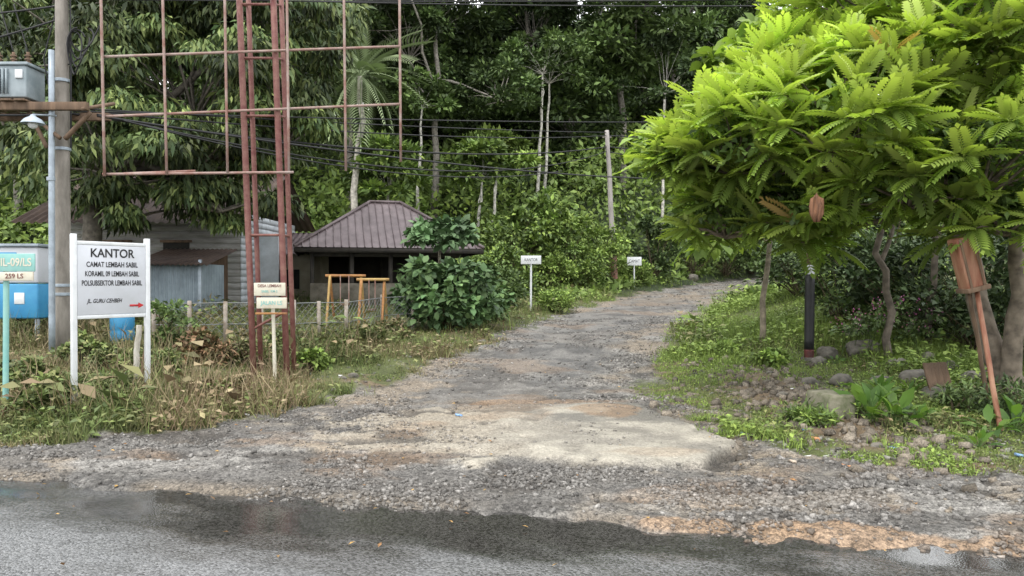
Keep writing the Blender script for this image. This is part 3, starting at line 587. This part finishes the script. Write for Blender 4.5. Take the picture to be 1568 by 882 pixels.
bpy.ops.mesh.primitive_uv_sphere_add(radius=.07,location=[float(v) for v in lp-[0,0,.05]]); b_=bpy.context.object; b_.name='bulb'; b_.data.materials.append(M_white); par(b_,e2)
ocyl('arm',lp+[0,0,.1],lp+[-.1,.75,.25],.015,.015,M_galv,e2,8)
# blue cabinet / kiosk
c=W(38,434,13.6); c[0]-=.15; e2=emp('blue_kiosk',c); w=1.35
obox('body_lower',(c[0],c[1],.93+.36),(w,.9,.62),M_blue,e2,bevel=.03); obox('body_upper',(c[0],c[1],1.93),(w,.9,.64),M_board,e2,bevel=.03)
obox('roof',(c[0],c[1],2.28),(w+.08,1.0,.05),M_galv,e2); obox('panel_blue',(c[0]-.1,c[1]-.454,1.93),(w*.6,.012,.45),M_blue,e2); obox('sticker',(c[0]+.35,c[1]-.456,1.34),(.18,.01,.2),M_white,e2)
for dx in(-.6,.6):
    for dy in(-.35,.35): obox('leg',(c[0]+dx,c[1]+dy,.64),(.06,.06,.68),M_galv,e2)
text('KIOS',(c[0]-.1,c[1]-.463,1.93),(1,0,0),.22,M_white,e2)
# teal sign
pb=on_ground(7,642); d=pb[1]; e2=emp('military_district_sign',pb); ocyl('post',pb-[0,0,.1],W(10,398,d),.03,.03,M_teal,e2,12)
c=W(20,402,d-.05); obox('board_upper',c,(.50,.02,.20),M_teal,e2); text('MIL-09/LS',c+[-.0,-.014,0],(1,0,0),.125,M_cream,e2,sx=.85)
c=W(16,423,d-.05); obox('board_lower',c,(.52,.02,.10),M_cream,e2); text('259 LS',c+[.05,-.014,0],(1,0,0),.075,M_rust,e2); 
ocyl('rust_foot',pb-[0,0,.1],pb+[0,0,.22],.032,.032,M_rust,e2,12)
# billboard frame
e2=emp('billboard_frame',(-3.6,11.2,0)); g=Geo(); g2=Geo(); d0=11.2
def ln(G_,a,b,r,k=8,n=5): G_.tube(np.array([a+(b-a)*t for t in np.linspace(0,1,n)]),np.full(n,r),(1,1,1),k)
for pbx,ptx,dd in [(389,366,0),(400,380,.45),(440,418,0),(451,430,.45)]:
    a=W(pbx,590,d0+dd); a[2]=H(a[0],a[1])-.2; b=W(ptx,-60,d0+dd); ln(g,a,b,.046 if dd==0 else .038,10)
for py in(360,265,178,90,8):
    f=(590-py)/650.; xa=389-23*f; xb=440-22*f; ln(g,W(xa,py,d0),W(xb,py,d0),.02)
    ln(g,W(xa,py,d0),W(xa+11,py+2,d0+.45),.018); ln(g,W(xb,py,d0),W(xb+11,py+2,d0+.45),.018)
ln(g,W(385,505,d0),W(440,475,d0),.02)
g.build('lattice_posts',M_rust,e2,True,False)
for pt,pb_,top,bot,dd in [(156,161,-60,270,-.5),(250,256,-60,268,-.35),(345,349,-60,264,-.2),(440,443,-60,264,0),(527,530,-60,262,.2),(612,614,-60,248,.4)]:
    ln(g2,W(pt,top,d0+dd-.08),W(pb_,bot,d0+dd-.08),.02)
for pl,pr in [(88,72),(179,160),(267,264),(-2,-12)]:
    xr_=612 if pl!=267 else 450; ln(g2,W(158,pl,d0-.55),W(xr_,pr,d0+.3 if xr_>500 else d0-.1),.02,8,9)
ln(g2,W(190,266,d0-.5),W(300,262,d0-.3),.018)
g2.build('panel_grid',M_rust2,e2,True,False)
# small name sign
pb=on_ground(421,588); d=pb[1]; e2=emp('name_sign',pb); ocyl('post',pb-[0,0,.1],W(418,470,d),.028,.026,M_cream,e2,12)
c=W(413,443,d-.12); obox('board_upper',c,(.46,.02,.19),M_cream,e2); text('DESA LEMBAH',c+[0,-.014,.05],(1,0,0),.06,M_rust,e2,sx=.9); text('SABIL  KM 3',c+[0,-.014,-.03],(1,0,0),.05,M_teal,e2,sx=.9)
c=W(416,464,d-.12); obox('board_lower',c,(.44,.02,.16),M_cream,e2); text('JALAN LS',c-[0,.014,0],(1,0,0),.085,M_teal,e2,sx=.9); obox('rail',W(415,480,d-.12),(.46,.025,.03),M_orange,e2)
# house
M_plank=mat('weathered_planks',(.40,.40,.39),(.20,.19,.17),.85,scale=3,bump=.3,stretch=(.4,1,4)); M_plaster=mat('whitewash',(.60,.64,.68),(.40,.43,.45),.8,scale=2)
M_roof=mat('rusty_roof_sheet',(.14,.10,.08),(.07,.05,.045),.6,metal=.2,scale=2); M_roof2=mat('brown_roof_sheet',(.20,.16,.165),(.11,.085,.088),.42,metal=.25,scale=2.5); M_sheet=mat('corrugated_sheet',(.28,.34,.38),(.18,.22,.25),.5,metal=.3,scale=2)
def corrug(name,p0,u,v,nw,amp,m,parent):
    p0=np.array(p0,float);u=np.array(u,float);v=np.array(v,float); n=nw*6+1; t=np.linspace(0,1,n); nr=nrm(np.cross(u,v)); P=[]
    for s in(0,1): P.append(p0+u*t[:,None]+v*s+nr*(np.sin(t*nw*2*np.pi)*amp)[:,None])
    V=np.vstack(P); i=np.arange(n-1); return fast(name,V,np.stack([i,i+1,i+1+n,i+n],1),None,m,parent,True)
gz=.55
e2=emp('wooden_house',(-9.3,21,gz)); x0,x1,y0,y1=-12.2,-7.3,20.0,25
def boards(pa,pb,z0,z1,nb,m,nm):
    pa=np.array(pa);pb=np.array(pb);g=Geo(); h=(z1-z0)/nb; ax=nrm(pb-pa); Ln=np.linalg.norm(pb-pa)
    for k in range(nb): g.box([*((pa+pb)/2)[:2],z0+h*(k+.5)],(Ln,.03+.008*(k%2),h*.94),(1,1,1),ax=(ax[0],ax[1],0))
    g.box([*((pa+pb)/2)[:2],(z0+z1)/2],(Ln-.01,.012,z1-z0-.01),(1,1,1),ax=(ax[0],ax[1],0))
    return g.build(nm,m,e2,usecol=False)
boards((x0,y0,0),(x1,y0,0),gz,3.5,17,M_plank,'front_wall'); boards((x1,y0+.05,0),(x1,y1,0),gz,3.5,17,M_plaster,'side_wall'); boards((x0,y1,0),(x1,y1,0),gz,3.5,6,M_plank,'back_wall'); boards((x0,y0+.05,0),(x0,y1,0),gz,3.5,6,M_plank,'end_wall')
for xx in(-10.6,-9.0): 
    obox('window_opening',(xx,y0-.03,2.2),(.7,.03,.95),M_dark,e2); obox('window_head',(xx,y0-.05,2.71),(.84,.05,.07),M_wood,e2,bevel=0); obox('window_sill',(xx,y0-.05,1.69),(.84,.05,.07),M_wood,e2,bevel=0)
obox('door',(-8.0,y0-.03,1.5),(.75,.04,1.9),M_wood,e2)
corrug('roof_front',(x0-.5,y0-1.2,3.12),(x1-x0+1,0,0),(0,3.8,1.7),28,.03,M_roof,e2); corrug('roof_back',(x0-.5,y1+.9,3.35),(x1-x0+1,0,0),(0,-3.3,1.5),28,.03,M_roof,e2)
obox('annex_wall',(-6.95,21.2,1.75),(.62,.08,2.4),M_plaster,e2)
# sheet metal shed
e2=emp('sheet_metal_shed',(-8.1,18,gz)); sx0,sx1,sy=-8.75,-7.35,17.6
corrug('front',(sx0,sy,.5),(sx1-sx0,0,0),(0,0,1.55),14,.02,M_sheet,e2); corrug('side',(sx1,sy,.5),(0,1.4,0),(0,0,1.55),14,.02,M_sheet,e2); corrug('roof',(sx0-.2,sy-.35,2.02),(sx1-sx0+.5,0,0),(0,2.0,.45),16,.02,M_roof,e2)
for xx in(sx0,sx1): obox('corner_post',(xx,sy-.05,1.3),(.07,.07,1.7),M_galv,e2)
bx=W(187,505,13.2); hb=float(H(bx[0],bx[1]))
e2=emp('blue_water_drum',(bx[0],bx[1],hb))
g=Geo(); pr=[(.14,0),(.19,.03),(.2,.2),(.19,.22),(.2,.24),(.2,.42),(.16,.50),(.05,.52)]; g.tube(np.array([[bx[0],bx[1],hb+z*1.2] for r,z in pr]),[r for r,z in pr],(1,1,1),20); g.build('drum',M_blue,e2,True,False)
# small annex house
M_beige=mat('beige_wall',(.42,.38,.28),(.28,.25,.18),.85,scale=2)
e2=emp('small_house',(-7.1,24,gz)); 
obox('wall_front',(-7.0,23.0,1.5),(2.2,.1,2.0),M_beige,e2); obox('wall_side',(-5.95,24.1,1.5),(.1,2.09,2.0),M_beige,e2); obox('window',(-6.9,22.94,1.7),(.7,.03,.6),M_dark,e2)
corrug('roof_front',(-8.4,22.3,2.45),(3.0,0,0),(0,1.9,.75),18,.02,M_roof2,e2); corrug('roof_back',(-8.4,26.0,2.45),(3.0,0,0),(0,-1.8,.75),18,.02,M_roof2,e2)
# pavilion
cx,cy=W(590,380,22.5)[:2]; th=math.radians(14); ux=np.array([math.cos(th),math.sin(th),0]); uy=np.array([-math.sin(th),math.cos(th),0]); gz2=float(H(cx,cy))
e2=emp('pavilion',(cx,cy,gz2)); hw,hd=2.55,2.3; C0=np.array([cx,cy,0.])
def q(a,b,z): return C0+ux*a+uy*b+np.array([0,0,z])
zE,zR=2.55,4.0; E=[q(-hw,-hd,zE),q(hw,-hd,zE),q(hw,hd,zE),q(-hw,hd,zE)]; R1=q(-.45,0,zR);R2=q(.45,0,zR)
g=Geo()
def face(A,B,Cc,D):
    g.add([A,B,Cc,D],[[0,1,2,3]],(1,1,1)); ed=B-A; Ln=np.linalg.norm(ed); ed=ed/Ln; s0=np.dot(D-A,ed)/Ln; s1=np.dot(Cc-A,ed)/Ln; nr=nrm(np.cross(ed,D-A))
    upv=(D-A)-ed*np.dot(D-A,ed); nb=int(Ln/.2)
    for k in range(1,nb):
        t=k/nb; f=min(1,t/max(s0,1e-3),(1-t)/max(1-s1,1e-3)); a=A+ed*Ln*t; b=a+upv*f; g.box((a+b)/2+nr*.014,(np.linalg.norm(b-a),.03,.028),(1,1,1),ax=b-a,up=nr)
face(E[0],E[1],R2,R1); face(E[1],E[2],R2+uy*.01,R2); face(E[2],E[3],R1,R2); face(E[3],E[0],R1,R1+uy*.01)
for a,b in((E[0],R1),(E[1],R2),(E[2],R2),(E[3],R1),(R1,R2)): g.tube(np.array([a,(a+b)/2,b])+[0,0,.03],np.full(3,.05),(1,1,1),6)
g.build('roof',M_roof2,e2,usecol=False)
g=Geo()
for a,b in((0,1),(1,2),(2,3),(3,0)): 
    m_=(E[a]+E[b])/2-[0,0,.08]; g.box(m_,(np.linalg.norm(E[b]-E[a])-.04,.03,.12),(1,1,1),ax=E[b]-E[a])
for a in(-2.1,-1.05,0,1.05,2.1):
    for b in(-1.9,1.9): g.box(q(a,b,(zE+gz2)/2-.02),(.11,.11,zE-gz2-.1),(1,1,1),ax=ux)
g.box(q(0,-1.9,2.38),(4.2,.08,.14),(1,1,1),ax=ux); g.box(q(0,-1.9,1.55),(4.2,.05,.07),(1,1,1),ax=ux); g.box(q(0,1.95,1.5),(4.3,.04,2.2),(1,1,1),ax=ux); g.box(q(-2.12,0,1.5),(.04,3.8,2.2),(1,1,1),ax=ux)
g.build('frame',mat('black_timber',(.02,.018,.016),(.045,.038,.03),.8),e2,usecol=False)
g=Geo(); g.box(q(0,-1.96,gz2+.28),(4.3,.12,.62),(1,1,1),ax=ux); g.box(q(2.16,0,gz2+.28),(.12,3.8,.62),(1,1,1),ax=ux); g.build('low_wall',mat('stained_plaster',(.22,.20,.16),(.09,.08,.06),.9,scale=3),e2,usecol=False)
# playground swing frames
def swing(pxa,pxb,pt,pb_,m1,m2):
    a=on_ground(pxa,pb_); d=a[1]; b=W(pxb,pb_,d+.3); b[2]=a[2]; e=emp('swing_frame',a); zt=W(0,pt,d)[2]
    for k,pp in enumerate((a,b)):
        tp=np.array([pp[0],pp[1]+.35,zt]); ocyl('leg_%d'%(k*2+1),pp,tp,.028,.028,m2,e,8); ocyl('leg_%d'%(k*2+2),pp+[0,.8,0],tp,.028,.028,m1,e,8)
    ocyl('top_bar',(a[0]-.1,a[1]+.35,zt),(b[0]+.1,b[1]+.35,zt),.032,.032,m1,e,8)
    for k in(.35,.65):
        x=a[0]+(b[0]-a[0])*k; ocyl('chain',(x,a[1]+.4,zt),(x,a[1]+.4,a[2]+.55),.012,.012,M_rust2,e,5)
    obox('seat',(a[0]+(b[0]-a[0])*.5,a[1]+.4,a[2]+.53),((b[0]-a[0])*.36,.2,.04),M_wood,e)
swing(499,548,422,505,M_orange,M_yel); swing(548,584,428,515,M_yel,M_orange)
# chain-link fence
fp=[on_ground(px,py) for px,py in((235,532),(290,533),(345,531),(400,530),(450,529),(488,526),(530,525),(585,512),(632,508))]
e2=emp('chain_link_fence',fp[4]); gp=Geo(); gw2=Geo()
for p in fp: gp.tube(np.array([p-[0,0,.1],p+[0,0,.4],p+[0,0,.82+rng.uniform(-.05,.08)]]),np.full(3,.038),(1,1,1),8)
for a,b in zip(fp[:-1],fp[1:]):
    Ln=np.linalg.norm((b-a)[:2]); n=int(Ln/.13)
    for z in(.05,.4,.78): gw2.tube(np.array([a+[0,0,z],b+[0,0,z]]),np.full(2,.009),(1,1,1),4,False)
    for k in range(-6,n):
        for sgn in(0,1):
            t0=k*.13; t1=t0+.73; c0=max(0,t0);c1=min(Ln,t1)
            if c1<=c0: continue
            z0=.05+(c0-t0); z1=.05+(c1-t0)
            if sgn: z0,z1=.83-z0,.83-z1
            u=(b-a)/Ln; gw2.tube(np.array([a+u*c0+[0,0,z0],a+u*c1+[0,0,z1]]),np.full(2,.0045),(1,1,1),3,False)
gp.build('posts',mat('fence_post_paint',(.42,.38,.34),(.20,.16,.12),.8,scale=6),e2,True,False); gw2.build('wire_mesh',mat('dull_wire',(.24,.25,.25),None,.7),e2,False,False)
# guide signs
def gsign(px,pt,pb_,w,txt):
    p=on_ground(px,pb_); e=emp('guide_sign',p); d=p[1]; zt=W(0,pt,d)[2]; ocyl('post',p-[0,0,.1],(p[0],p[1],zt-.02),.035,.03,M_white,e,10); ww=w/FX*d; hh=13/FX*d
    obox('board',(p[0],p[1]-.05,zt),(ww,.03,hh),M_white,e); text(txt,(p[0],p[1]-.068,zt),(1,0,0),hh*.5,M_black,e,sx=.75,bold=0); return p
gsign(813,398,476,31,'KANTOR'); gsign(971,400,441,22,'CAMAT')
# leaning distribution pole
p=on_ground(942,440); d=p[1]; e2=emp('timber_utility_pole',p); tp=W(929,200,d); ocyl('shaft',p-[0,0,.2],tp,.13,.09,mat('grey_timber',(.38,.35,.33),(.24,.22,.21),.85,stretch=(1,1,.2)),e2,12,.01)
a=p+(tp-p)*.02; b=p+(tp-p)*.2; ocyl('red_band',a,b,.14,.132,mat('faded_red',(.35,.12,.09),(.25,.2,.17),.7),e2,12); ocyl('insulator',tp-[.2,0,.3],tp+[.2,0,-.3],.03,.03,M_conc,e2,8)
pole_d=d
# wires
g=Geo()
def wire(a,b,sag,r=.013,n=24):
    t=np.linspace(0,1,n)[:,None]; P=a+(b-a)*t; P[:,2]-=4*sag*(t[:,0]*(1-t[:,0])); g.tube(P,np.full(n,r*1.25),(1,1,1),5,False)
wire(W(95,0,12.6),W(1700,-12,17),.12,.011); wire(W(95,-8,12.6),W(1240,10,15),.08,.010)
wire(W(95,168,12.6),W(929,208,pole_d),.25,.014); wire(W(95,172,12.6),W(929,225,pole_d),.5,.02); wire(W(150,178,12.5),W(1060,275,26),.25,.017)
wire(W(150,176,12.5),W(929,232,pole_d),.9,.016); wire(W(95,165,12.6),W(929,203,pole_d),.08,.012); wire(W(190,185,12.3),W(860,262,24),.5,.012)
wire(W(95,170,12.6),W(1100,186,30),.1,.012); wire(W(929,208,pole_d),W(1500,190,38),.4,.02); wire(W(929,225,pole_d),W(1500,235,38),.4,.022); wire(W(929,232,pole_d),W(1300,280,30),.2,.018); wire(W(-300,120,12),W(95,30,12.6),.1,.013); wire(W(-300,30,12),W(95,10,12.6),.1,.013); wire(W(95,100,12.6),W(155,40,12.6),.2,.01)
wire(W(-300,150,10),W(95,175,12.6),.1,.014)
g.build('overhead_wires',M_wire,None,True,False)
# painted post
p=on_ground(1239,553); d=p[1]; e2=emp('painted_gate_post',p); r=.078
def seg(nm,pa,pb_,m,r_=r): ocyl(nm,W(1239+ (553-pa)*.01,pa,d),W(1239+(553-pb_)*.01,pb_,d),r_,r_,m,e2,20)
seg('maroon_base',556,535,M_maroon); seg('black_shaft',535,420,M_black); seg('white_band',420,406,M_white); seg('upper_shaft',406,330,M_wood,.06)
ocyl('stone_collar',p-[0,0,.05],p+[0,0,.06],.15,.12,M_rock,e2,12)
# flagpole
p=np.array([5.55,14.0,0]);p[2]=H(p[0],p[1]); e2=emp('flagpole',p); ocyl('pole',p-[0,0,.2],(5.62,14,7.0),.03,.022,M_wh2,e2,10)
n1_,n2_=24,10; U,Vv=np.meshgrid(np.linspace(0,1,n2_),np.linspace(0,1,n1_)); fx=5.63+U*.20+.03*np.sin(Vv*9); fy=14+.06*np.sin(U*14+Vv*5); fz=6.75-Vv*.95-U*.15
i=(np.arange(n1_-1)[:,None]*n2_+np.arange(n2_-1)[None]).ravel(); fast('flag',np.stack([fx,fy,fz],-1),np.stack([i,i+1,i+1+n2_,i+n2_],1),None,M_red,e2,True)
# wooden box on leaning poles
d=8.0; e2=emp('wooden_pole_box',W(1480,400,d)); ax=nrm(W(1488,440,d)-W(1465,350,d))
c=W(1480,402,d); M_rw=mat('red_brown_wood',(.20,.07,.04),(.34,.19,.12),.6,scale=9,stretch=(1,1,.15),bump=.3)
sx_=nrm(np.cross([0,1,0],-ax))
obox('body',c,(.21,.19,.56),M_rw,e2,ax=sx_,up=-ax,bevel=.02)
obox('cap',c+ax*.29,(.25,.23,.05),M_wood,e2,ax=sx_,up=-ax); obox('batten_1',c+np.array([0,-.10,0])-sx_*.07,(.025,.02,.54),M_wood,e2,ax=sx_,up=-ax); obox('batten_2',c+np.array([0,-.10,0])+sx_*.07,(.025,.02,.54),M_wood,e2,ax=sx_,up=-ax)
g0=on_ground(1590,690); ocyl('leaning_pole_1',(g0[0]+.05,7.6,-.05),W(1496,446,d),.028,.026,M_rw,e2,10,.004); a=W(1522,640,8.4); a[2]=H(a[0],a[1])-.1; ocyl('leaning_pole_2',a,W(1484,446,d+.05),.024,.022,M_wood,e2,10,.004)
ocyl('hanger',W(1462,340,d),W(1455,250,d+.5),.012,.012,M_wire,e2,6)
# concrete block & planks
p=on_ground(1281,648); M_cb=mat('mossy_concrete',(.24,.22,.17),(.09,.105,.05),.9,scale=6,bump=.5,bscale=20); e2=emp('concrete_block',p); obox('block',p+[0,.15,.14],(.32,.5,.36),M_cb,e2,ax=(.98,.15,0),bevel=.025); obox('footing',p+[0,.15,-.02],(.38,.56,.1),M_cb,e2,ax=(.98,.15,0),bevel=.02)
p=on_ground(1450,620); e2=emp('wooden_planks',p)
for k in range(3): obox('plank_%d'%k,p+[.12*k,.3+.05*k,.2],(.12,.03,.6),M_wood,e2,ax=(1,0,0),up=(.2+.1*k,.5,1))
# ================= CAMERA / LIGHT / SKY =================
cam=bpy.data.cameras.new('camera'); co=bpy.data.objects.new('camera',cam); sc.collection.objects.link(co); co.location=(0,0,CAMH)
cam.sensor_width=36; cam.lens=36*FX/1568; cam.clip_end=2000; cam.clip_start=.05
co.rotation_euler=(math.radians(90-.55),0,0); sc.camera=co
w=bpy.data.worlds.new('World'); sc.world=w; w.use_nodes=True; nt=w.node_tree; bg=nt.nodes['Background']
sky=nt.nodes.new('ShaderNodeTexSky'); sky.sky_type='NISHITA'; sky.sun_disc=False; sky.sun_elevation=math.radians(58); sky.sun_rotation=math.radians(215); sky.dust_density=4; sky.air_density=1.2
mx=nt.nodes.new('ShaderNodeMix'); mx.data_type='RGBA'; mx.inputs[0].default_value=.85; mx.inputs[7].default_value=(18.2,18.4,18.6,1)
nt.links.new(sky.outputs[0],mx.inputs[6]); nt.links.new(mx.outputs[2],bg.inputs['Color']); bg.inputs['Strength'].default_value=.15
sl=bpy.data.lights.new('sun','SUN'); sl.energy=1.5; sl.angle=math.radians(14); sl.color=(1,.96,.87); so=bpy.data.objects.new('sun',sl); sc.collection.objects.link(so)
az=math.radians(215); el=math.radians(58); dv=Vector((math.sin(az)*math.cos(el),math.cos(az)*math.cos(el),math.sin(el))); so.rotation_euler=dv.to_track_quat('Z','Y').to_euler()
sc.view_settings.view_transform='Standard'; sc.view_settings.look='None'; sc.view_settings.exposure=0
print('ok')
